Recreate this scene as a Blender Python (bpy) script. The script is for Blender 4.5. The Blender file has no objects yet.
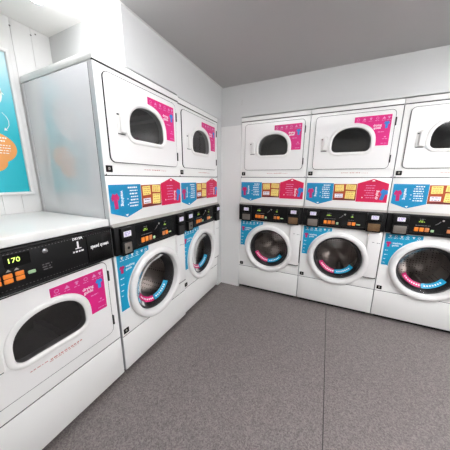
import bpy, bmesh, math, random
from mathutils import Vector, Matrix
random.seed(7)
S = bpy.context.scene
COL = S.collection
PI = math.pi

# ------------------------------------------------------------------ materials
def nodes(name):
    m = bpy.data.materials.new(name); m.use_nodes = True
    nt = m.node_tree
    b = nt.nodes.get('Principled BSDF')
    return m, nt, b
def lin(c):
    return tuple((x/255/12.92 if x/255 <= .04045 else ((x/255+.055)/1.055)**2.4) for x in c)
def pbr(name, rgb, rough=.4, metal=0., coat=0., spec=.5, noise=0., nscale=30., bump=0.):
    m, nt, b = nodes(name)
    c = lin(rgb)
    b.inputs['Base Color'].default_value = (*c, 1)
    b.inputs['Roughness'].default_value = rough
    b.inputs['Metallic'].default_value = metal
    b.inputs['Coat Weight'].default_value = coat
    b.inputs['Coat Roughness'].default_value = .08
    b.inputs['Specular IOR Level'].default_value = spec
    tc = nt.nodes.new('ShaderNodeTexCoord')
    n = nt.nodes.new('ShaderNodeTexNoise'); n.inputs['Scale'].default_value = nscale
    n.inputs['Detail'].default_value = 3
    nt.links.new(tc.outputs['Object'], n.inputs['Vector'])
    if noise:
        mx = nt.nodes.new('ShaderNodeMix'); mx.data_type = 'RGBA'
        mx.inputs['A'].default_value = (*[x*(1-noise) for x in c], 1)
        mx.inputs['B'].default_value = (*[min(1, x*(1+noise)) for x in c], 1)
        nt.links.new(n.outputs['Fac'], mx.inputs['Factor'])
        nt.links.new(mx.outputs['Result'], b.inputs['Base Color'])
    if bump:
        bp = nt.nodes.new('ShaderNodeBump'); bp.inputs['Strength'].default_value = bump
        bp.inputs['Distance'].default_value = .002
        nt.links.new(n.outputs['Fac'], bp.inputs['Height'])
        nt.links.new(bp.outputs['Normal'], b.inputs['Normal'])
    return m
def emit(name, rgb, s):
    m, nt, b = nodes(name)
    b.inputs['Base Color'].default_value = (*lin(rgb), 1)
    b.inputs['Emission Color'].default_value = (*lin(rgb), 1)
    b.inputs['Emission Strength'].default_value = s
    return m
def glass(name, tint, ior=1.45, rough=.03):
    m, nt, b = nodes(name)
    nt.nodes.remove(b)
    out = nt.nodes['Material Output']
    t = nt.nodes.new('ShaderNodeBsdfTransparent'); t.inputs['Color'].default_value = (*tint, 1)
    g = nt.nodes.new('ShaderNodeBsdfGlossy'); g.inputs['Roughness'].default_value = rough
    f = nt.nodes.new('ShaderNodeFresnel'); f.inputs['IOR'].default_value = ior
    mx = nt.nodes.new('ShaderNodeMixShader')
    nt.links.new(f.outputs[0], mx.inputs[0]); nt.links.new(t.outputs[0], mx.inputs[1]); nt.links.new(g.outputs[0], mx.inputs[2])
    nt.links.new(mx.outputs[0], out.inputs[0])
    return m

M = {}
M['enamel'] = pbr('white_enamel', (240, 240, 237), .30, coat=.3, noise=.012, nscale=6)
M['side'] = pbr('shade_greyed_enamel_side', (218, 219, 221), .16, coat=1.0, noise=.01, nscale=5)  # white enamel toned down: the flank's shade is put into its colour
M['door_white'] = pbr('white_door_plastic', (239, 238, 236), .28, coat=.25, noise=.01, nscale=9)
M['frame'] = pbr('white_window_frame', (236, 235, 232), .3, noise=.01)
M['dark_inside'] = pbr('cabinet_inside', (42, 41, 41), .7, noise=.2)
M['gap'] = pbr('black_rubber_gap', (22, 21, 20), .8, noise=.1)
M['rubber'] = pbr('grey_rubber_gasket', (52, 51, 52), .45, noise=.12, nscale=60)
M['black'] = pbr('black_panel_plastic', (8, 8, 9), .5, noise=.15, nscale=80, spec=.28)
M['black_gloss'] = pbr('black_panel_insert', (7, 7, 8), .2, noise=.1, spec=.3)
M['grey_trim'] = pbr('grey_trim_plastic', (164, 160, 154), .45, noise=.05)
M['dot'] = pbr('grey_panel_print', (96, 94, 95), .5, noise=.1)
M['white_print'] = pbr('white_print', (246, 246, 246), .5, noise=.02)
M['pale_print'] = pbr('pale_print', (224, 150, 192), .5, noise=.03)
M['lilac'] = pbr('lilac_price_label', (240, 237, 248), .5, noise=.03)
M['violet'] = pbr('violet_label_print', (176, 164, 214), .5, noise=.05)
M['pink'] = pbr('magenta_vinyl', (214, 24, 122), .38, noise=.04, nscale=20)
M['crimson'] = pbr('crimson_vinyl', (208, 8, 76), .38, noise=.04, nscale=20)
M['teal'] = pbr('teal_vinyl', (0, 154, 196), .38, noise=.05, nscale=20)
M['blue'] = pbr('blue_vinyl', (0, 137, 186), .38, noise=.05, nscale=20)
M['icon_blue'] = pbr('icon_blue', (40, 130, 204), .4, noise=.12, nscale=60)
M['icon_pink'] = pbr('icon_pink', (196, 28, 104), .4, noise=.1, nscale=60)
M['notice'] = pbr('brown_orange_vinyl', (172, 72, 22), .4, noise=.25, nscale=16)
M['note'] = pbr('yellow_note', (246, 222, 130), .5, noise=.06, nscale=60)
M['note_ink'] = pbr('note_ink', (190, 130, 50), .5, noise=.1)
M['maroon'] = pbr('maroon_print', (96, 20, 22), .5, noise=.2)
M['orange_btn'] = pbr('orange_button', (238, 134, 42), .4, noise=.08, nscale=90)
M['amber_btn'] = pbr('dull_amber_button', (200, 124, 74), .4, noise=.1, nscale=90)
M['green_btn'] = pbr('pale_green_button', (170, 204, 160), .4, noise=.08)
M['metal'] = pbr('coin_return_metal', (150, 144, 136), .3, metal=.85, noise=.15, nscale=120)
M['bronze'] = pbr('bronze_coin_return', (136, 108, 78), .32, metal=.75, noise=.3, nscale=70)
M['chrome'] = pbr('dull_chrome', (170, 170, 172), .25, metal=1., noise=.1)
M['red_print'] = pbr('faded_red_print', (196, 128, 122), .5, noise=.1)
M['lcd'] = emit('lit_green_digits', (176, 214, 90), .9)
M['lcd_dim'] = emit('lit_green_segments', (150, 186, 70), .25)
M['glass_dark'] = glass('smoked_dryer_glass', (.34, .34, .35), 1.85, .08)
M['glass_washer'] = glass('clear_washer_glass', (.84, .83, .83), 1.16, .06)
M['alu'] = pbr('white_poster_frame', (232, 231, 229), .35, noise=.02)
M['orange_ink'] = pbr('orange_poster_ink', (229, 155, 82), .45, noise=.03, nscale=10)
M['poster_white'] = pbr('white_poster_ink', (240, 242, 240), .45, noise=.02)
M['wall'] = pbr('painted_wall', (228, 228, 226), .55, noise=.012, nscale=3)
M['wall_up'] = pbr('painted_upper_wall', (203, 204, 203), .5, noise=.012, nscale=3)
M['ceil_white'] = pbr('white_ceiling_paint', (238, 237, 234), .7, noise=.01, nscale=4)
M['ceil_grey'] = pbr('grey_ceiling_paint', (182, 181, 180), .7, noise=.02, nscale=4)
M['tube'] = emit('lit_batten_diffuser', (252, 252, 255), 8.5)
M['tube_fill'] = emit('added_fill_diffuser', (252, 252, 255), 20.)  # for the two unseen battens added to brighten the fronts
M['batten'] = pbr('batten_housing', (214, 214, 212), .4, noise=.01)

def drum_mat(name, dark, light, scale):
    m, nt, b = nodes(name)
    tc = nt.nodes.new('ShaderNodeTexCoord')
    v = nt.nodes.new('ShaderNodeTexVoronoi'); v.inputs['Scale'].default_value = scale
    v.inputs['Randomness'].default_value = .15
    r = nt.nodes.new('ShaderNodeValToRGB')
    r.color_ramp.elements[0].position = .18; r.color_ramp.elements[1].position = .26
    r.color_ramp.elements[0].color = (*lin(dark), 1); r.color_ramp.elements[1].color = (*lin(light), 1)
    nt.links.new(tc.outputs['Object'], v.inputs['Vector']); nt.links.new(v.outputs['Distance'], r.inputs['Fac'])
    nt.links.new(r.outputs['Color'], b.inputs['Base Color'])
    b.inputs['Metallic'].default_value = .9; b.inputs['Roughness'].default_value = .28
    return m
M['drum'] = drum_mat('perforated_steel_drum', (30, 28, 27), (178, 172, 168), 42)
M['dryer_drum'] = pbr('dryer_drum_steel', (122, 118, 112), .34, metal=.8, noise=.15, nscale=12)
M['steel'] = pbr('brushed_drum_steel', (182, 176, 172), .3, metal=.9, noise=.1, nscale=40)

# poster print: printed teal that fades to pale blue towards the top edge
def poster_mat():
    m, nt, b = nodes('teal_poster_print')
    tc = nt.nodes.new('ShaderNodeTexCoord'); sx = nt.nodes.new('ShaderNodeSeparateXYZ')
    n = nt.nodes.new('ShaderNodeTexNoise'); n.inputs['Scale'].default_value = 5
    ad = nt.nodes.new('ShaderNodeMath'); ad.operation = 'MULTIPLY_ADD'; ad.inputs[1].default_value = .12
    r = nt.nodes.new('ShaderNodeValToRGB')
    e = r.color_ramp.elements
    e[0].position = .43; e[0].color = (*lin((24, 178, 192)), 1)
    e[1].position = .83; e[1].color = (*lin((196, 228, 234)), 1)
    x = e.new(.62); x.color = (*lin((92, 200, 214)), 1)
    nt.links.new(tc.outputs['Object'], sx.inputs[0]); nt.links.new(tc.outputs['Object'], n.inputs['Vector'])
    nt.links.new(n.outputs['Fac'], ad.inputs[0]); nt.links.new(sx.outputs['Z'], ad.inputs[2])
    nt.links.new(ad.outputs[0], r.inputs['Fac']); nt.links.new(r.outputs['Color'], b.inputs['Base Color'])
    b.inputs['Roughness'].default_value = .4
    return m
M['poster'] = poster_mat()

# speckled safety vinyl with a welded seam
def floor_mat():
    m, nt, b = nodes('speckled_grey_vinyl')
    L = nt.links.new
    tc = nt.nodes.new('ShaderNodeTexCoord')
    n1 = nt.nodes.new('ShaderNodeTexNoise'); n1.inputs['Scale'].default_value = 230; n1.inputs['Detail'].default_value = 4
    n2 = nt.nodes.new('ShaderNodeTexNoise'); n2.inputs['Scale'].default_value = 2.2; n2.inputs['Detail'].default_value = 4
    vo = nt.nodes.new('ShaderNodeTexVoronoi'); vo.inputs['Scale'].default_value = 55
    for t in (n1, n2, vo): L(tc.outputs['Object'], t.inputs['Vector'])
    r1 = nt.nodes.new('ShaderNodeValToRGB')
    r1.color_ramp.elements[0].position = .12; r1.color_ramp.elements[0].color = (*lin((90, 83, 82)), 1)
    r1.color_ramp.elements[1].position = .88; r1.color_ramp.elements[1].color = (*lin((143, 135, 132)), 1)
    vc = nt.nodes.new('ShaderNodeTexVoronoi'); vc.inputs['Scale'].default_value = 190
    L(tc.outputs['Object'], vc.inputs['Vector'])
    sp = nt.nodes.new('ShaderNodeSeparateColor'); L(vc.outputs['Color'], sp.inputs['Color'])
    av = nt.nodes.new('ShaderNodeMix'); av.inputs['Factor'].default_value = .62
    L(n1.outputs['Fac'], av.inputs['A']); L(sp.outputs['Red'], av.inputs['B'])
    L(av.outputs['Result'], r1.inputs['Fac'])
    r2 = nt.nodes.new('ShaderNodeValToRGB')
    r2.color_ramp.elements[0].position = .03; r2.color_ramp.elements[0].color = (1, 1, 1, 1)
    r2.color_ramp.elements[1].position = .075; r2.color_ramp.elements[1].color = (0, 0, 0, 1)
    L(vo.outputs['Distance'], r2.inputs['Fac'])
    mf = nt.nodes.new('ShaderNodeMath'); mf.operation = 'MULTIPLY'; mf.inputs[1].default_value = .35
    L(r2.outputs['Color'], mf.inputs[0])
    mx = nt.nodes.new('ShaderNodeMix'); mx.data_type = 'RGBA'
    mx.inputs['B'].default_value = (*lin((190, 186, 180)), 1)
    L(mf.outputs[0], mx.inputs['Factor']); L(r1.outputs['Color'], mx.inputs['A'])
    rs = nt.nodes.new('ShaderNodeMapRange'); rs.inputs['To Min'].default_value = .36; rs.inputs['To Max'].default_value = .5
    L(n2.outputs['Fac'], rs.inputs['Value'])
    L(mx.outputs['Result'], b.inputs['Base Color']); L(rs.outputs['Result'], b.inputs['Roughness'])
    return m
M['floor'] = floor_mat()
M['seam'] = pbr('dark_floor_weld', (50, 45, 45), .6, noise=.1)

# ------------------------------------------------------------------ mesh builder
# local machine space: u = across (left to right seen from the front), v = out of the front, z = up  ->  (x, y, z) = (u, -v, z)
def P(u, v, z): return Vector((u, -v, z))
class MB:
    def __init__(s): s.bm = bmesh.new(); s.mats = []
    def mi(s, m):
        if m not in s.mats: s.mats.append(m)
        return s.mats.index(m)
    def merge(s, bm, mat, smooth=False):
        bmesh.ops.recalc_face_normals(bm, faces=bm.faces)
        i = s.mi(mat)
        vm = {v: s.bm.verts.new(v.co) for v in bm.verts}
        for f in bm.faces:
            try:
                g = s.bm.faces.new([vm[v] for v in f.verts]); g.material_index = i; g.smooth = smooth
            except ValueError: pass
        bm.free()
    def prism(s, loop, v0, v1, mat, hole=None, bevel=0., seg=2, tr=None):
        bm = bmesh.new()
        if hole is None:
            a = [bm.verts.new(P(u, v0, z)) for u, z in loop]
            b = [bm.verts.new(P(u, v1, z)) for u, z in loop]
            bm.faces.new(a); f = bm.faces.new(list(reversed(b)))
            n = len(a)
            for k in range(n): bm.faces.new((a[k], b[k], b[(k+1) % n], a[(k+1) % n]))
            if bevel:
                bmesh.ops.recalc_face_normals(bm, faces=bm.faces)
                bmesh.ops.bevel(bm, geom=list(f.edges), offset=bevel, segments=seg, affect='EDGES', profile=.5)
        else:
            rings = []
            for v in (v0, v1):
                es = []; rr = []
                for lp in (loop, hole):
                    vs = [bm.verts.new(P(u, v, z)) for u, z in lp]; rr.append(vs)
                    for k in range(len(vs)): es.append(bm.edges.new((vs[k], vs[(k+1) % len(vs)])))
                bmesh.ops.triangle_fill(bm, edges=es, use_beauty=True)
                rings.append(rr)
            for q in (0, 1):
                a, b = rings[0][q], rings[1][q]; n = len(a)
                for k in range(n): bm.faces.new((a[k], b[k], b[(k+1) % n], a[(k+1) % n]))
        if tr is not None: bmesh.ops.transform(bm, matrix=tr, verts=bm.verts)
        s.merge(bm, mat, bool(bevel)); return s
    def box(s, u0, u1, v0, v1, z0, z1, mat, bevel=0., seg=2):
        bm = bmesh.new()
        bmesh.ops.create_cube(bm, size=1)
        for v in bm.verts:
            v.co = P(u0+(v.co.x+.5)*(u1-u0), v0+(v.co.y+.5)*(v1-v0), z0+(v.co.z+.5)*(z1-z0))
        if bevel:
            bmesh.ops.recalc_face_normals(bm, faces=bm.faces)
            bmesh.ops.bevel(bm, geom=list(bm.edges), offset=bevel, segments=seg, affect='EDGES', profile=.5)
        s.merge(bm, mat, bool(bevel)); return s
    def loft(s, loops, mat, cap0=False, cap1=False, closed=True):
        bm = bmesh.new()
        R = [[bm.verts.new(P(*p)) for p in lp] for lp in loops]
        n = len(R[0])
        for a, b in zip(R, R[1:]):
            for k in range(n if closed else n-1):
                bm.faces.new((a[k], a[(k+1) % n], b[(k+1) % n], b[k]))
        if cap0: bm.faces.new(R[0])
        if cap1: bm.faces.new(R[-1])
        s.merge(bm, mat, True); return s
    def lathe(s, c, prof, mat, seg=64, a0=0., a1=2*PI, cap=False):
        full = abs(a1-a0-2*PI) < 1e-6
        n = seg if full else seg+1
        loops = [[(c[0]+r*math.cos(a0+(a1-a0)*k/seg), v, c[1]+r*math.sin(a0+(a1-a0)*k/seg)) for k in range(n)] for r, v in prof]
        return s.loft(loops, mat, cap1=cap, closed=full)
    def text(s, txt, u, z, size, v, mat, rot=0., align='LEFT', sx=1., thick=.0):
        cu = bpy.data.curves.new('t', 'FONT'); cu.body = txt; cu.size = size; cu.align_x = align; cu.align_y = 'CENTER'
        cu.resolution_u = 2; cu.offset = thick
        ob = bpy.data.objects.new('t', cu); COL.objects.link(ob)
        bpy.context.view_layer.update()
        dg = bpy.context.evaluated_depsgraph_get()
        me = bpy.data.meshes.new_from_object(ob.evaluated_get(dg))
        bm = bmesh.new(); bm.from_mesh(me)
        c, sn = math.cos(rot), math.sin(rot)
        for w in bm.verts:
            x, y = w.co.x*sx, w.co.y
            w.co = P(u+x*c-y*sn, v, z+x*sn+y*c)
        i = s.mi(mat)
        vm = {w: s.bm.verts.new(w.co) for w in bm.verts}
        for f in bm.faces:
            try: g = s.bm.faces.new([vm[w] for w in f.verts]); g.material_index = i
            except ValueError: pass
        bm.free(); bpy.data.objects.remove(ob); bpy.data.curves.remove(cu); bpy.data.meshes.remove(me)
        return s
    def build(s, name, parent=None, loc=None):
        me = bpy.data.meshes.new(name); s.bm.to_mesh(me); s.bm.free()
        for m in s.mats: me.materials.append(M[m])
        me.set_sharp_from_angle(angle=math.radians(38))
        o = bpy.data.objects.new(name, me); COL.objects.link(o)
        if parent is not None: o.parent = parent
        if loc is not None: o.location = loc
        return o
def rrect(u0, u1, z0, z1, r, n=6):
    pts = []
    for cx, cz, a in ((u1-r, z1-r, 0), (u0+r, z1-r, PI/2), (u0+r, z0+r, PI), (u1-r, z0+r, 1.5*PI)):
        for k in range(n+1): pts.append((cx+r*math.cos(a+PI/2*k/n), cz+r*math.sin(a+PI/2*k/n)))
    return pts
def offset(poly, d):
    n = len(poly); out = []
    A = sum(poly[i][0]*poly[(i+1) % n][1]-poly[(i+1) % n][0]*poly[i][1] for i in range(n))
    sg = 1 if A > 0 else -1
    for i in range(n):
        p, q, t = Vector(poly[i-1]), Vector(poly[i]), Vector(poly[(i+1) % n])
        e1 = (q-p); e2 = (t-q)
        if e1.length < 1e-6 or e2.length < 1e-6: out.append(tuple(q)); continue
        e1.normalize(); e2.normalize()
        n1 = Vector((e1.y, -e1.x))*sg; n2 = Vector((e2.y, -e2.x))*sg
        m = n1+n2
        if m.length < .2: out.append(tuple(q)); continue
        m.normalize(); k = d/max(.5, m.dot(n1))
        out.append((q.x+m.x*k, q.y+m.y*k))
    return out
def circ(c, r, n=64): return [(c[0]+r*math.cos(2*PI*k/n), c[1]+r*math.sin(2*PI*k/n)) for k in range(n)]
def empty(name, loc, rz=0.):
    o = bpy.data.objects.new(name, None); COL.objects.link(o); o.location = loc; o.rotation_euler = (0, 0, rz)
    o.empty_display_size = .1
    return o
def tag(o, label, cat, group=None):
    o['label'] = label; o['category'] = cat
    if group: o['group'] = group
    return o
def structure(o):
    o['kind'] = 'structure'; return o

# ------------------------------------------------------------------ the laundry machines
W = .675
def wshape(d, z0):
    """the dryer window: flat foot, rounded corners, arched head. d = outward offset, z0 = foot of the pane"""
    a, zc, h, n = .147+d, z0+.070, .129+d, 2.25
    uc = .3375; r = .040+d; zb = z0-d; pts = []
    N = 36
    for k in range(N+1):
        t = PI*k/N; c, s_ = math.cos(t), math.sin(t)
        pts.append((uc+a*math.copysign(abs(c)**(2/n), c), zc+h*abs(s_)**(2/n)))
    for cx, a0 in ((uc-a+r, PI), (uc+a-r, 1.5*PI)):
        for k in range(7): pts.append((cx+r*math.cos(a0+PI/2*k/6), zb+r+r*math.sin(a0+PI/2*k/6)))
    return pts
def shirt(cx, cz, w, h, rot=0.):
    pts = [(-.25, -.5), (.25, -.5), (.25, .12), (.4, .0), (.55, .22), (.28, .5), (.1, .42), (-.1, .42), (-.28, .5), (-.55, .22), (-.4, .0), (-.25, .12)]
    c, s_ = math.cos(rot), math.sin(rot)
    return [(cx+x*w*c-y*h*s_, cz+x*w*s_+y*h*c) for x, y in pts]
def squiggles(mb, rows, v, mat, lenlo=.5):
    """lines of small print: rows of (u0, u1, z, height)"""
    for u0, u1, z, h in rows:
        u = u0
        while u < u1-.002:
            w = min(random.uniform(.006, .018), u1-u)
            mb.prism([(u, z-h/2), (u+w, z-h/2), (u+w, z+h/2), (u, z+h/2)], v, v+.0003, mat)
            u += w+random.uniform(.003, .006)

def dryer_front(parent, z0, door_text=False):
    """dryer front panel and its door; z0 is the foot of the window pane (1.526 on the stacks)"""
    dz = z0-1.526
    dtop, dbot = 1.836+dz, 1.384+dz
    d = empty_part = None
    door = MB().prism(rrect(.046, .630, dbot, dtop, .030), .002, .009, 'door_white', hole=wshape(.012, z0)).build('dryer_door', parent)
    MB().prism(rrect(.0428, .6332, dbot-.0032, dtop+.0032, .033), .0005, .0078, 'gap', hole=wshape(.02, z0)).build('door_seal', door)
    loops = []
    for dd, v in ((.027, .008), (.026, .013), (.021, .0165), (.011, .017), (.004, .015), (.000, .011), (.0, -.03)):
        loops.append([(u, v, z) for u, z in wshape(dd, z0)])
    MB().loft(loops, 'frame').build('window_frame', door)
    pane = wshape(.001, z0)
    c = (.3375, z0+.09)
    lp = []
    for f, v in ((1., .005), (.6, .0055), (.02, .0057)):
        lp.append([(c[0]+(u-c[0])*f, v, c[1]+(z-c[1])*f) for u, z in pane])
    MB().loft(lp, 'glass_dark', cap1=True).build('window_pane', door)
    # pull handle: a raised shell with a shadowed pocket on its left
    hz0, hz1 = 1.543+dz, 1.668+dz
    h = MB()
    outl = [(.112, hz0), (.166, hz0)] + [(.166-.022+.022*math.cos(a*PI/12), hz1-.022+.022*math.sin(a*PI/12)) for a in range(7)] + \
           [(.112+.022-.022*math.sin(a*PI/12), hz1-.022+.022*math.cos(a*PI/12)) for a in range(7)]
    h.prism(outl, .008, .013, 'frame', bevel=.002)
    grip = [(.126, hz0+.004), (.164, hz0+.004)] + [(.164-.018+.018*math.cos(a*PI/12), hz1-.022+.018*math.sin(a*PI/12)) for a in range(7)] + \
           [(.126+.014-.014*math.sin(a*PI/12), hz1-.018+.014*math.cos(a*PI/12)) for a in range(7)]
    h.prism(grip, .012, .026, 'frame', bevel=.006, seg=3)
    h.prism([(.113, hz0+.006), (.119, hz0+.006), (.119, hz1-.016), (.116, hz1-.022), (.113, hz1-.03)], .0128, .0136, 'frame')
    h.box(.114, .160, .009, .014, hz0-.005, hz0-.001, 'rubber')
    h.box(.112, .124, .0128, .017, hz1-.030, hz1-.022, 'rubber')
    for vv in h.bm.verts: vv.co.x -= .008
    h.build('door_handle', door)
    for z in (dtop-.12, dbot+.045):
        MB().box(.6315, .6400, .0, .016, z, z+.062, 'dark_inside', .003).build('door_hinge', door)
    # magenta guide sticker that wraps the window's shoulder
    edge = [(u, z) for u, z in wshape(.034, z0)[:37]]
    arc = [(u, z) for u, z in edge if u > .350 and z > 1.570+dz]
    poly = [(.348, 1.804+dz), (.607, 1.804+dz), (.607, 1.568+dz), (arc[0][0], 1.568+dz)] + arc + [(.348, arc[-1][1]+.001)]
    k = MB(); k.prism(offset(poly, .003), .009, .0093, 'white_print'); k.prism(poly, .0093, .0097, 'pink')
    v = .0098
    k.text('drying', .487, 1.727+dz, .023, v, 'white_print', thick=.0004)
    k.text('guide', .492, 1.707+dz, .023, v, 'white_print', thick=.0004)
    k.prism(shirt(.578, 1.728+dz, .036, .056), v, v+.0003, 'icon_blue')
    squiggles(k, [(.525, .565, 1.675+dz, .005)], v, 'pale_print')
    for i, u in enumerate((.375, .42, .465, .51, .555, .588)):
        zz = 1.782+dz
        if i % 3 == 0: k.prism(circ((u, zz), .010, 14), v, v+.0003, 'pale_print', hole=circ((u, zz), .0075, 14))
        elif i % 3 == 1: k.prism([(u-.012, zz-.008), (u+.012, zz-.008), (u+.009, zz-.004), (u, zz+.009), (u-.009, zz-.004)], v, v+.0003, 'pale_print')
        else: k.prism(shirt(u, zz, .018, .018), v, v+.0003, 'pale_print')
        squiggles(k, [(u-.014, u+.012, zz-.018, .0035)], v, 'pale_print')
    squiggles(k, [(.560, .595, 1.62+dz, .004), (.572, .588, 1.635+dz, .008), (.555, .6, 1.585+dz, .004)], v, 'pale_print')
    k.build('drying_guide_sticker', door)
    if door_text:
        t = MB(); squiggles(t, [(.228, .300, 1.466+dz, .004), (.305, .455, 1.464+dz, .006), (.30, .43, 1.455+dz, .003)], .0092, 'red_print'); t.build('caution_print', door)
    # dryer drum seen through the smoked pane
    dr = MB(); c = (.3375, z0+.09)
    dr.lathe(c, [(.215, -.03)]+[(.283-.008*(i % 2), -.05-.035*i) for i in range(14)]+[(.20, -.52), (.19, -.505), (.02, -.505)], 'dryer_drum', cap=True)
    for k2 in range(4):
        a = .5+k2*PI/2
        dr.loft([[(c[0]+r*math.cos(a+o), v2, c[1]+r*math.sin(a+o)) for r, o in ((.284, -.12), (.235, 0.), (.284, .12))] for v2 in (-.07, -.5)], 'dryer_drum')
    dr.build('dryer_drum', parent)

def coin_unit(panel, u0, u1, plate, square):
    b = MB()
    b.box(u0, u1, .02, .052, .930, 1.006, 'black', .004)
    b.box(u0, u1, .02, .050, .838, .925, 'black', .004)
    b.build('coin_box', panel)
    cb = panel.children[-1] if panel.children else panel
    um = (u0+u1)/2; hw = .026 if square else (u1-u0)/2-.010
    p = MB()
    p.prism(rrect(um-hw, um+hw, .851, .915, .004), .050, .0525, plate, bevel=.001)
    if square: p.prism(circ((um, .882), .009, 16), .0525, .053, 'gap')
    else: p.box(um-hw*.8, um+hw*.8, .052, .060, .851, .856, plate, .002)
    p.build('coin_return', panel)
    l = MB()
    l.prism(rrect(um-.027, um+.027, .953, .986, .003), .052, .0526, 'lilac')
    squiggles(l, [(um-.02, um+.02, .978, .006), (um-.02, um+.02, .968, .005), (um-.018, um+.012, .960, .004)], .0527, 'violet')
    l.build('price_label', panel)

def make_stack(square, teal_bottom):
    root = empty('stacked_washer_dryer', (0, 0, 0))
    # hollow cabinet, open at the front
    cb = MB()
    D = .685
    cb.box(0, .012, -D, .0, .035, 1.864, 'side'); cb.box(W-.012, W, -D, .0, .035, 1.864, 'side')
    cb.box(.012, W-.012, -D, -D+.012, .022, 1.866, 'dark_inside')
    cb.box(.012, W-.012, -D+.012, -.004, 1.295, 1.32, 'dark_inside'); cb.box(.012, W-.012, -D+.012, -.004, .035, .05, 'dark_inside')
    cb.box(.012, W-.012, -D+.012, -.004, 1.855, 1.866, 'dark_inside')
    cb.box(.012, W-.012, -.02, -.012, .84, 1.3, 'dark_inside')
    cab = cb.build('cabinet', root)
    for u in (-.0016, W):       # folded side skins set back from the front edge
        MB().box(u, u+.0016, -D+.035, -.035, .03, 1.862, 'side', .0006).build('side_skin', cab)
    for v0 in (-.0350, -D+.0325):
        MB().box(-.0009, .0, v0, v0+.0025, .05, 1.860, 'gap').build('side_joint', cab)
    MB().box(.03, W-.03, -.64, -.035, .0, .034, 'gap').build('plinth', root)
    MB().box(-.001, W+.001, -D, .006, 1.870, 1.907, 'enamel', .0025).build('top_cap', root)
    # enamel front panels with fine dark joints between them
    MB().box(.001, W-.001, -.011, .003, .036, .283, 'enamel', .003).build('lower_panel', root)
    wc = (.340, .535)
    MB().prism(rrect(.001, W-.001, .288, .850, .002, 2), -.011, .002, 'enamel', hole=circ(wc, .222)).build('washer_panel', root)
    fas = MB().box(.001, W-.001, -.011, .003, 1.020, 1.3055, 'enamel', .003).build('fascia', root)
    MB().prism(rrect(.001, W-.001, 1.311, 1.864, .003, 2), -.011, .001, 'enamel', hole=circ((.3375, 1.616), .205)).build('dryer_panel', root)
    for z0, z1, v1 in ((.2825, .2885, .0005), (1.305, 1.3115, .0005), (1.8635, 1.8705, .003)):
        MB().box(.001, W-.001, -.008, v1, z0, z1, 'gap').build('panel_joint', root)
    dryer_front(root, 1.526)
    # number plate and small print under the dryer door
    for (u0, z0) in ((.012, 1.327), (.011, .300)):
        n = MB(); n.prism(rrect(u0, u0+.040, z0, z0+.036, .003, 2), .001, .003, 'black_gloss')
        n.prism(rrect(u0+.014, u0+.026, z0+.012, z0+.026, .002, 2), .003, .0033, 'grey_trim', hole=rrect(u0+.018, u0+.022, z0+.015, z0+.023, .001, 2))
        n.build('number_plate', root)
    t = MB(); squiggles(t, [(.29, .35, 1.349, .004), (.36, .44, 1.349, .0055), (.45, .50, 1.347, .003)], .0013, 'red_print'); t.build('caution_print', root)
    for u in (.010, W-.010): MB().prism(circ((u, 1.314), .0035, 10), .001, .003, 'gap').build('panel_screw', root)
    # ---- three stickers on the fascia
    v = .0032
    k = MB(); k.prism([(.011, 1.257), (.243, 1.257), (.243, 1.098), (.121, 1.057), (.011, 1.096)], v+.0003, v+.0008, 'blue'); k.prism(offset([(.011, 1.257), (.243, 1.257), (.243, 1.098), (.121, 1.057), (.011, 1.096)], .0025), v, v+.0004, 'white_print')
    w = v+.0009
    k.prism(shirt(.050, 1.162, .050, .092, .06), w, w+.0003, 'icon_pink')
    k.text('washing', .097, 1.222, .029, w, 'white_print', rot=-PI/2, thick=.0006)
    squiggles(k, [(.150+random.uniform(-.01, .01), .215, 1.238-.019*i, .007 if i % 2 else .009) for i in range(7)], w, 'white_print')
    k.prism([(.109, 1.076), (.133, 1.078), (.121, 1.063)], w, w+.0003, 'white_print')
    for z in (1.17, 1.135): k.prism(circ((.136, z), .004, 8), w, w+.0003, 'white_print')
    k.build('washing_steps_sticker', fas)
    k = MB(); k.prism([(.245, 1.250), (.430, 1.252), (.430, 1.104), (.245, 1.102)], v, v+.0007, 'notice')
    w = v+.0008
    k.prism([(.246, 1.104), (.428, 1.106), (.428, 1.118), (.30, 1.122), (.246, 1.114)], w-.00005, w+.0001, 'maroon')
    for (u0, u1, z0, z1, tl, m) in ((.258, .328, 1.184, 1.243, .06, 'note'), (.345, .422, 1.200, 1.246, -.06, 'note'), (.345, .420, 1.118, 1.188, -.05, 'note'), (.260, .326, 1.126, 1.162, .02, 'lilac')):
        cx, cz = (u0+u1)/2, (z0+z1)/2; tm = Matrix.Translation(P(cx, 0, cz)) @ Matrix.Rotation(-tl, 4, 'Y') @ Matrix.Translation(-P(cx, 0, cz))
        k.prism([(u0, z0), (u1, z0), (u1, z1), (u0, z1)], w, w+.0003, m, tr=tm)
        nr = 2 if m == 'lilac' else 4
        squiggles(k, [(u0+.008, u1-.008, z1-.010-(z1-z0-.018)*i/max(1, nr-1), .0045) for i in range(nr)], w+.0004, 'maroon' if m == 'lilac' else 'note_ink')
    k.build('notices_sticker', fas)
    k = MB(); k.prism([(.432, 1.096), (.661, 1.096), (.661, 1.257), (.549, 1.297), (.432, 1.257)], v+.0003, v+.0008, 'crimson'); k.prism(offset([(.432, 1.096), (.661, 1.096), (.661, 1.257), (.549, 1.297), (.432, 1.257)], .0025), v, v+.0004, 'white_print')
    w = v+.0009
    k.prism(shirt(.630, 1.165, .052, .095, -.25), w, w+.0003, 'icon_blue')
    k.text('drying', .584, 1.122, .031, w, 'white_print', rot=PI/2, thick=.0006)
    squiggles(k, [(.487+random.uniform(0, .02), .565, 1.240-.021*i, .0055) for i in range(6)], w, 'pale_print')
    k.prism(circ((.478, 1.135), .005, 8), w, w+.0003, 'white_print')
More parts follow.
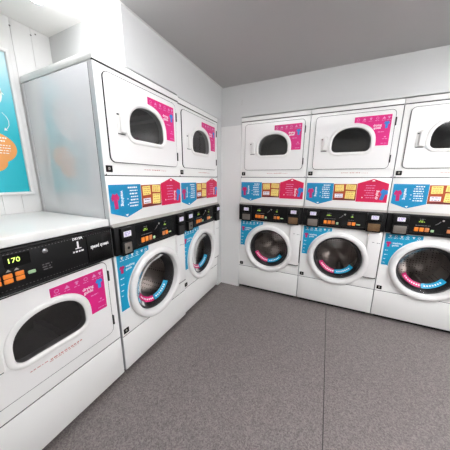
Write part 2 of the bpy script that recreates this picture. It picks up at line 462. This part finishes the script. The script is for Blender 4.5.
    k.prism([(.536, 1.277), (.562, 1.277), (.549, 1.291)], w, w+.0003, 'white_print')
    k.build('drying_steps_sticker', fas)
    # ---- black control panel
    pb = MB(); pb.box(.000, W, .0, .028, .843, 1.014, 'black', .004)
    pb.prism([(.15, .862), (.535, .862), (.535, 1.0), (.15, 1.0)], .028, .0286, 'black_gloss')
    panel = pb.build('control_panel', root)
    MB().loft([[(u, .003, 1.032), (u, .027, 1.016), (u, .003, 1.016)] for u in (0., W)], 'grey_trim', True, True).build('panel_trim', root)
    for i in range(3):
        MB().box(.190+i*.034, .218+i*.034, .028, .033, .877, .911, 'orange_btn' if i < 2 else 'amber_btn', .003).build('programme_button', panel)
    MB().box(.296, .316, .028, .033, .878, .898, 'green_btn', .003).build('start_button', panel)
    for i in range(2):
        MB().box(.392+i*.033, .419+i*.033, .028, .033, .880, .910, 'amber_btn' if i == 0 else 'orange_btn', .003).build('option_button', panel)
    MB().box(.460, .490, .028, .032, .886, .896, 'green_btn', .002).build('start_button', panel)
    for u0, u1 in ((.208, .256), (.408, .440)):
        d = MB(); d.prism([(u0-.012, .942), (u1+.012, .942), (u1+.012, .985), (u0-.012, .985)], .0286, .0296, 'black_gloss')
        d.text('27' if u0 < .3 else '0', u0, .961, .030, .0298, 'lcd_dim', thick=.0002) if False else squiggles(d, [(u0+.004, u1-.006, .957, .006), (u0+.010, u1-.012, .966, .004)], .0298, 'lcd_dim')
        squiggles(d, [(u0+.008, u1-.004, .979, .005)], .0298, 'dot')
        d.build('display', panel)
    for u0, u1 in ((.195, .290), (.395, .44)):
        ic = MB(); squiggles(ic, [(u0, u1, .927, .005)], .0287, 'dot'); ic.build('button_caption', panel)
    ic = MB(); ic.prism([(.318, .938), (.336, .948), (.350, .966), (.345, .969), (.332, .952), (.318, .942)], .0286, .029, 'dot'); ic.build('curved_arrow', panel)
    MB().prism(circ((.362, .976), .007, 12), .0286, .0292, 'grey_trim').build('indicator_lamp', panel)
    ic = MB()
    for u in [.165+.0115*i for i in range(32)]: ic.prism([(u, .866), (u+.005, .866), (u+.005, .8675), (u, .8675)], .0286, .0289, 'dot')
    ic.build('dotted_line', panel)
    if square:
        coin_unit(panel, .030, .108, 'metal', True); coin_unit(panel, .560, .640, 'dark_inside', False)
    else:
        coin_unit(panel, .038, .146, 'metal', False); coin_unit(panel, .536, .646, 'bronze', False)
    # ---- washer door: fat white ring and the hinge flap on its right
    d = MB()
    d.lathe(wc, [(.259, .003), (.265, .010), (.263, .020), (.254, .028), (.240, .031), (.226, .029), (.217, .022), (.212, .000), (.210, -.03)], 'door_white', 72)
    flap = [(.568, .402), (.655, .402), (.670, .412), (.670, .822), (.660, .838), (.568, .838)]
    d.prism(flap, .003, .024, 'door_white', bevel=.006)
    door = d.build('washer_door', root)
    MB().lathe(wc, [(.211, -.014), (.205, -.007), (.197, -.011), (.188, -.040), (.180, -.085)], 'rubber', 64).build('door_gasket', door)
    MB().lathe(wc, [(.199, -.010), (.170, -.034), (.125, -.060), (.060, -.072), (.012, -.074)], 'glass_washer', 48, cap=True).build('door_glass', door)
    hs = MB(); hs.box(.6705, .6755, .002, .012, .43, .67, 'dark_inside'); hs.box(.570, .668, .004, .020, .3965, .4015, 'gap'); hs.build('flap_edge_shadow_gap', door)
    hm = MB(); squiggles(hm, [(.60, .625, .742, .004), (.636, .66, .738, .004)], .0242, 'dot'); hm.build('flap_screws', door)
    st = MB()
    st.lathe(wc, [(.170, -.0325), (.134, -.0533)], 'icon_pink', 16, math.radians(203), math.radians(266))
    st.lathe(wc, [(.170, -.0325), (.134, -.0533)], 'teal', 16, math.radians(268), math.radians(332))
    for a in range(212, 324, 7):
        if abs(a-267) < 5: continue
        st.lathe(wc, [(.157, -.0395), (.147, -.0455)], 'white_print', 2, math.radians(a), math.radians(a+4))
    st.build('loading_guide_sticker', door)
    # teal washing guide hugging the ring
    r = .274; pts = [(.014, .834), (.272, .834)]
    a0 = math.acos((.272-wc[0])/r)
    end = math.pi if teal_bottom < .55 else math.pi
    bott = teal_bottom
    for q in range(25):
        a = a0+(PI+.02-a0)*q/24
        pts.append((wc[0]+r*math.cos(a), wc[1]+r*math.sin(a)))
    if bott < .53:
        zz = bott; a1 = PI+math.asin((wc[1]-bott)/r)
        for q in range(1, 7):
            a = PI+.02+(a1-PI-.02)*q/6
            pts.append((wc[0]+r*math.cos(a), wc[1]+r*math.sin(a)))
    pts += [(pts[-1][0]-.004, bott), (.014, bott)]
    k = MB(); k.prism(offset(pts, .004), .002, .0024, 'white_print'); k.prism(pts, .0024, .0028, 'teal'); w = .0029
    k.prism(shirt(.045, .738, .036, .05), w, w+.0003, 'icon_pink')
    k.text('washing', .072, .750, .022, w, 'white_print', thick=.0004)
    k.text('guide', .072, .730, .022, w, 'white_print', thick=.0004)
    for i, u in enumerate((.05, .09, .13, .17, .21, .245)):
        if i % 2: k.prism(circ((u, .812), .009, 12), w, w+.0003, 'white_print', hole=circ((u, .812), .006, 12))
        else: k.prism(shirt(u, .812, .018, .018), w, w+.0003, 'white_print')
        if u < .2 or i == 5: squiggles(k, [(u-.014, u+.014, .795, .004)], w, 'white_print')
    squiggles(k, [(.028, .054, .68, .005), (.026, .05, .64, .005), (.026, .046, .60, .005), (.024, .042, .565, .004)], w, 'white_print')
    k.build('washing_guide_sticker', root)
    # stainless drum behind the glass
    dr = MB()
    dr.lathe(wc, [(.180, -.085), (.240, -.092), (.240, -.40), (.16, -.405), (.12, -.385), (.05, -.385), (.012, -.375)], 'drum', cap=True)
    for q in range(3):
        a = .8+q*2*PI/3
        dr.loft([[(wc[0]+rr*math.cos(a+o), v2, wc[1]+rr*math.sin(a+o)) for rr, o in ((.234, -.16), (.175, -.04), (.175, .04), (.234, .16))] for v2 in (-.09, -.39)], 'steel', True, True)
    dr.build('washer_drum', root)
    return root

def copy_tree(o, parent=None):
    c = o.copy(); COL.objects.link(c)
    if parent is not None: c.parent = parent
    for ch in list(o.children): copy_tree(ch, c)
    return c

G = 'stacked washer dryers along the two walls'
bx = .0022
side_stack = make_stack(True, .462)
side_stack.location = (-.006, -1.4555, 0); side_stack.rotation_euler.z = PI/2
tag(side_stack, 'white stacked washer dryer directly behind the low single dryer, its tall side showing', 'washing machine', G)
corner = copy_tree(side_stack)
corner.location = (-.020, -.7725, 0)
tag(corner, 'white stacked washer dryer of the left row, deepest in the room corner', 'washing machine', G)
back0 = make_stack(False, .542)
back0.location = (.2225, 0, 0)
tag(back0, 'white stacked washer dryer at the left end of the back row of three', 'washing machine', G)
back1 = copy_tree(back0); back1.location = (.2225+.681, 0, 0)
tag(back1, 'white stacked washer dryer in the middle of the back row of three', 'washing machine', G)
back2 = copy_tree(back0); back2.location = (.2225+1.362, 0, 0)
tag(back2, 'white stacked washer dryer at the right end of the back row, partly cut off', 'washing machine', G)

# ------------------------------------------------------------------ the low single dryer
def make_single():
    root = empty('tumble_dryer', (0, 0, 0)); D = .685
    cb = MB()
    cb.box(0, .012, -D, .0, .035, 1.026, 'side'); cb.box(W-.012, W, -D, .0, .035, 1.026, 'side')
    cb.box(.012, W-.012, -D, -D+.012, .022, 1.026, 'dark_inside'); cb.box(.012, W-.012, -D+.012, -.004, .035, .05, 'dark_inside')
    cb.box(.012, W-.012, -.02, -.012, .842, 1.026, 'dark_inside')
    cb.build('cabinet', root)
    MB().box(.03, W-.03, -.64, -.035, .0, .034, 'gap').build('plinth', root)
    MB().box(-.001, W+.001, -D, .012, 1.030, 1.069, 'enamel', .005, 3).build('top_cap', root)
    MB().box(.001, W-.001, -.011, .004, .036, .300, 'enamel', .003).build('lower_panel', root)
    MB().prism(rrect(.001, W-.001, .3055, .850, .002, 2), -.011, .001, 'enamel', hole=circ((.3375, .612), .205)).build('dryer_panel', root)
    MB().box(.001, W-.001, -.008, .0005, .2995, .306, 'gap').build('panel_joint', root)
    dryer_front(root, .522, True)
    pb = MB(); pb.box(.000, W, .0, .022, .846, 1.026, 'black', .004)
    pb.box(.000, W, .004, .026, 1.014, 1.0255, 'black', .003); pb.box(.000, W, .004, .025, .846, .856, 'black', .003)
    for u in [.02+.0125*i for i in range(52)]:
        for z in (.864, 1.006):
            if z < .9 and u > .52: continue
            pb.prism([(u, z), (u+.005, z), (u+.005, z+.0022), (u, z+.0022)], .022, .0223, 'dot')
    panel = pb.build('control_panel', root)
    b = MB(); b.prism(rrect(.532, .664, .862, 1.004, .004, 2), .022, .026, 'black_gloss', bevel=.0015)
    b.text('speed queen', .598, .944, .0275, .0263, 'white_print', align='CENTER', thick=.0008, sx=.72)
    b.build('brand_badge', panel)
    n = MB()
    n.text('DRYER', .492, 1.004, .0155, .0224, 'white_print', align='CENTER', thick=.0006, sx=1.0)
    n.text('1', .490, .971, .046, .0224, 'white_print', align='CENTER', thick=.0014, sx=1.15)
    n.prism([(.477, .953), (.505, .953), (.505, .957), (.477, .957)], .022, .0224, 'white_print')
    squiggles(n, [(.464, .520, .940, .008)], .0224, 'white_print')
    n.build('unit_number', panel)
    d = MB(); d.prism([(.218, .950), (.300, .950), (.300, 1.002), (.218, 1.002)], .022, .0232, 'black_gloss')
    d.text('170', .226, .978, .028, .0234, 'lcd', thick=.0001)
    d.build('display', panel)
    for u in (.225, .250): MB().prism([(u-.007, .937), (u+.009, .937), (u+.001, .946)], .022, .0228, 'grey_trim').build('arrow_mark', panel)
    ar = MB(); squiggles(ar, [(.335, .372, .925, .005), (.335, .365, .914, .005), (.337, .37, .903, .005)], .0224, 'dot'); ar.build('button_caption', panel)
    for u0 in (.136, .172, .207, .243):
        MB().box(u0, u0+.028, .022, .027, .912, .930, 'orange_btn', .003).build('heat_button', panel)
        MB().box(u0, u0+.028, .022, .027, .892, .910, 'orange_btn', .003).build('heat_button', panel)
    MB().box(.283, .309, .022, .027, .905, .919, 'green_btn', .004).build('start_button', panel)
    MB().lathe((.352, .985), [(.011, .022), (.011, .026), (.007, .029), (.0015, .0295)], 'chrome', 20, cap=True).build('lock_barrel', panel)
    return root
single = make_single()
single.location = (-.006, -1.4700-W, 0); single.rotation_euler.z = PI/2
tag(single, 'low white single tumble dryer with green lit 170 display, in the foreground below the poster', 'dryer')

# ------------------------------------------------------------------ the room
H = 2.223
def slab(name, x0, x1, y0, y1, z0, z1, mat):
    m = MB(); m.box(x0, x1, -y1, -y0, z0, z1, mat)
    return structure(m.build(name))
slab('floor', -.80, 2.98, -3.68, .86, -.08, 0., 'floor')
m = MB(); m.box(1.1975, 1.2025, .02, 3.6, -.002, .0006, 'seam'); structure(m.build('floor_seam'))
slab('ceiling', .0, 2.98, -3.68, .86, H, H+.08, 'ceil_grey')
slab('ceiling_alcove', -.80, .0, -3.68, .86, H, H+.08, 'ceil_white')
XL = -.704
# panelled left wall with vertical grooves
wl = MB(); ys = [-3.60, -3.35, -3.15, -2.95, -2.75, -2.55, -2.36, -2.16, -2.05, -1.95, -1.85, -1.75, -1.65, -1.555, -1.455, -1.352, -1.246]
for a, b in zip(ys, ys[1:]): wl.box(XL-.010, XL, -b+.0006, -a-.0006, 0, H, 'wall', .0008, 1)
wl.box(XL-.06, XL-.010, -.76, 3.60, 0, H, 'wall')
wall_left = structure(wl.build('wall_left'))
for y, z in ((-1.455, 2.180), (-1.352, 2.182), (-1.325, 2.200)):
    q = MB(); q.lathe((0, 0), [(.0045, 0.), (.0035, .002), (.0005, .0025)], 'dot', 12, cap=True)
    o = q.build('screw', wall_left); o.rotation_euler.z = PI/2; o.location = (XL, y, z)
slab('wall_alcove', XL, -.012, -1.246, -1.216, 1.923, H, 'wall_up')
bulk = MB(); bulk.box(-.042, -.012, 0., .777, 1.910, H, 'wall_up'); bulk.box(-.042, -.012, .777, 1.216, 1.923, H, 'wall_up'); structure(bulk.build('wall_bulkhead'))
slab('trim_1', -.050, -.018, -.091, 0., 0., 1.912, 'wall_up')
slab('trim_2', -.050, .2195, -.0012, .03, 0., 1.842, 'wall')
slab('trim_5', -.050, .2195, .0, .03, 1.842, 1.918, 'wall_up')
slab('wall_back', -.050, 2.98, .0, .03, 1.918, H, 'wall_up')
slab('wall_bay', XL, 2.98, .76, .80, 0., H, 'wall')
slab('wall_right', 2.90, 2.98, -3.60, .0, 0., H, 'wall')
slab('trim_3', 2.27, 2.90, .0, .03, 0., 1.918, 'wall_up')
slab('wall_front', -.80, 2.98, -3.68, -3.60, 0., H, 'wall')
m = MB(); m.box(.2185, .2205, -.0001, .0008, 2.03, 2.085, 'grey_trim'); structure(m.build('trim_4'))

# ------------------------------------------------------------------ poster (local u = across, faces +x)
pr = empty('framed_poster', (XL, -2.090, 1.186), PI/2)
tag(pr, 'teal poster with white and orange speech bubbles in a white frame on the wall', 'poster')
PW, PH = .600, .847
f = MB()
loops = []
for d, v in ((0., .001), (0., .018), (.003, .021), (.015, .021), (.0185, .017), (.0185, .003)):
    loops.append([(d, v, d), (PW-d, v, d), (PW-d, v, PH-d), (d, v, PH-d)])
f.loft(loops, 'alu'); f.build('frame', pr)
def ell(cx, cz, a, b, n=40, q=2.): return [(cx+a*math.copysign(abs(math.cos(2*PI*k/n))**(2/q), math.cos(2*PI*k/n)), cz+b*math.copysign(abs(math.sin(2*PI*k/n))**(2/q), math.sin(2*PI*k/n))) for k in range(n)]
k = MB(); k.prism([(.017, .017), (PW-.017, .017), (PW-.017, PH-.017), (.017, PH-.017)], .002, .005, 'poster')
yy = lambda y: y+2.090
zz = lambda z: z-1.186
k.prism(ell(yy(-1.755), zz(1.785), .200, .150), .0051, .0054, 'poster_white')
k.prism([(yy(-1.60), zz(1.80)), (yy(-1.545), zz(1.775)), (yy(-1.60), zz(1.86))], .0051, .0054, 'poster_white')
squiggles(k, [(yy(-1.89), yy(-1.62), zz(1.86-.04*i), .012) for i in range(5)], .0055, 'grey_trim')
k.prism(ell(yy(-1.662), zz(1.468), .128, .096), .0051, .0054, 'orange_ink')
k.prism(ell(yy(-1.690), zz(1.383), .100, .062), .0051, .00535, 'orange_ink')
squiggles(k, [(yy(-1.74), yy(-1.575), zz(1.528), .008), (yy(-1.75), yy(-1.585), zz(1.510), .008)] + [(yy(-1.76), yy(-1.56-.004*i), zz(1.485-.015*i), .005) for i in range(4)], .0055, 'poster_white')
arc = [(-1.572, 1.674), (-1.556, 1.655), (-1.548, 1.632), (-1.550, 1.606), (-1.560, 1.588), (-1.572, 1.575)]
for (a, b), (c, d) in zip(arc, arc[1:]):
    k.prism([(yy(a)-.0016, zz(b)), (yy(a)+.0016, zz(b)), (yy(c)+.0016, zz(d)), (yy(c)-.0016, zz(d))], .0051, .0054, 'poster_white')
k.prism([(yy(-1.577), zz(1.573)), (yy(-1.560), zz(1.575)), (yy(-1.572), zz(1.590))], .0051, .0054, 'poster_white')
k.build('print', pr)

# ------------------------------------------------------------------ ceiling battens; the two on the right are unseen, added as fill
def batten(x, y, length, label, rz=0., lamp='tube'):
    r = empty('ceiling_batten_light', (x, y, H), rz)
    MB().box(.0, length, -.040, .040, -.026, 0., 'batten', .004).build('housing', r)
    prof = [(.046*math.cos(a), -.028-.032*math.sin(a)) for a in [PI*i/14 for i in range(15)]]
    d = MB(); d.loft([[(u, v, z) for v, z in prof] for u in (.015, length-.015)], lamp, True, True); d.build('diffuser', r)
    for u in (.0, length-.015):
        MB().loft([[(q, v*1.04, -.028+(z+.028)*1.04) for v, z in prof] for q in (u, u+.015)], 'batten', True, True).build('end_cap', r)
    tag(r, label, 'ceiling light', 'ceiling battens')
    return r
batten(-.345, -1.500, 1.50, 'glowing white ceiling batten above the low dryer, at the top left corner')
batten(2.52, -2.20, 1.52, 'added fill light shaped as a batten, towards the right wall, out of the picture', PI/2, 'tube_fill')
batten(2.76, -2.20, 1.52, 'added fill light shaped as a batten, closest to the right wall, out of the picture', PI/2, 'tube_fill')

# ------------------------------------------------------------------ camera
cx, cy, cz, yaw, pitch, roll, fpx = 1.103, -2.2558, 1.2956, .443, -.2144, .0047, 214.15
F = Vector((-math.sin(yaw)*math.cos(pitch), math.cos(yaw)*math.cos(pitch), math.sin(pitch)))
R = Vector((math.cos(yaw), math.sin(yaw), 0)); U = R.cross(F)
R, U = R*math.cos(roll)+U*math.sin(roll), U*math.cos(roll)-R*math.sin(roll)
cam = bpy.data.cameras.new('camera'); cam.sensor_width = 36; cam.sensor_fit = 'HORIZONTAL'; cam.lens = fpx/450*36
cam.clip_start = .02
co = bpy.data.objects.new('camera', cam); COL.objects.link(co)
mw = Matrix((R, U, -F)).transposed().to_4x4(); mw.translation = (cx, cy, cz)
co.matrix_world = mw
S.camera = co

w = bpy.data.worlds.new('world'); S.world = w; w.use_nodes = True
w.node_tree.nodes['Background'].inputs[0].default_value = (.8, .85, .9, 1)
w.node_tree.nodes['Background'].inputs[1].default_value = .05
S.view_settings.view_transform = 'Standard'; S.view_settings.look = 'None'
S.view_settings.gamma = 1; S.view_settings.use_curve_mapping = False
S.view_settings.exposure = 1.56
S.cycles.use_denoising = True
S.cycles.max_bounces = 10; S.cycles.transparent_max_bounces = 12
S.cycles.sample_clamp_indirect = 6
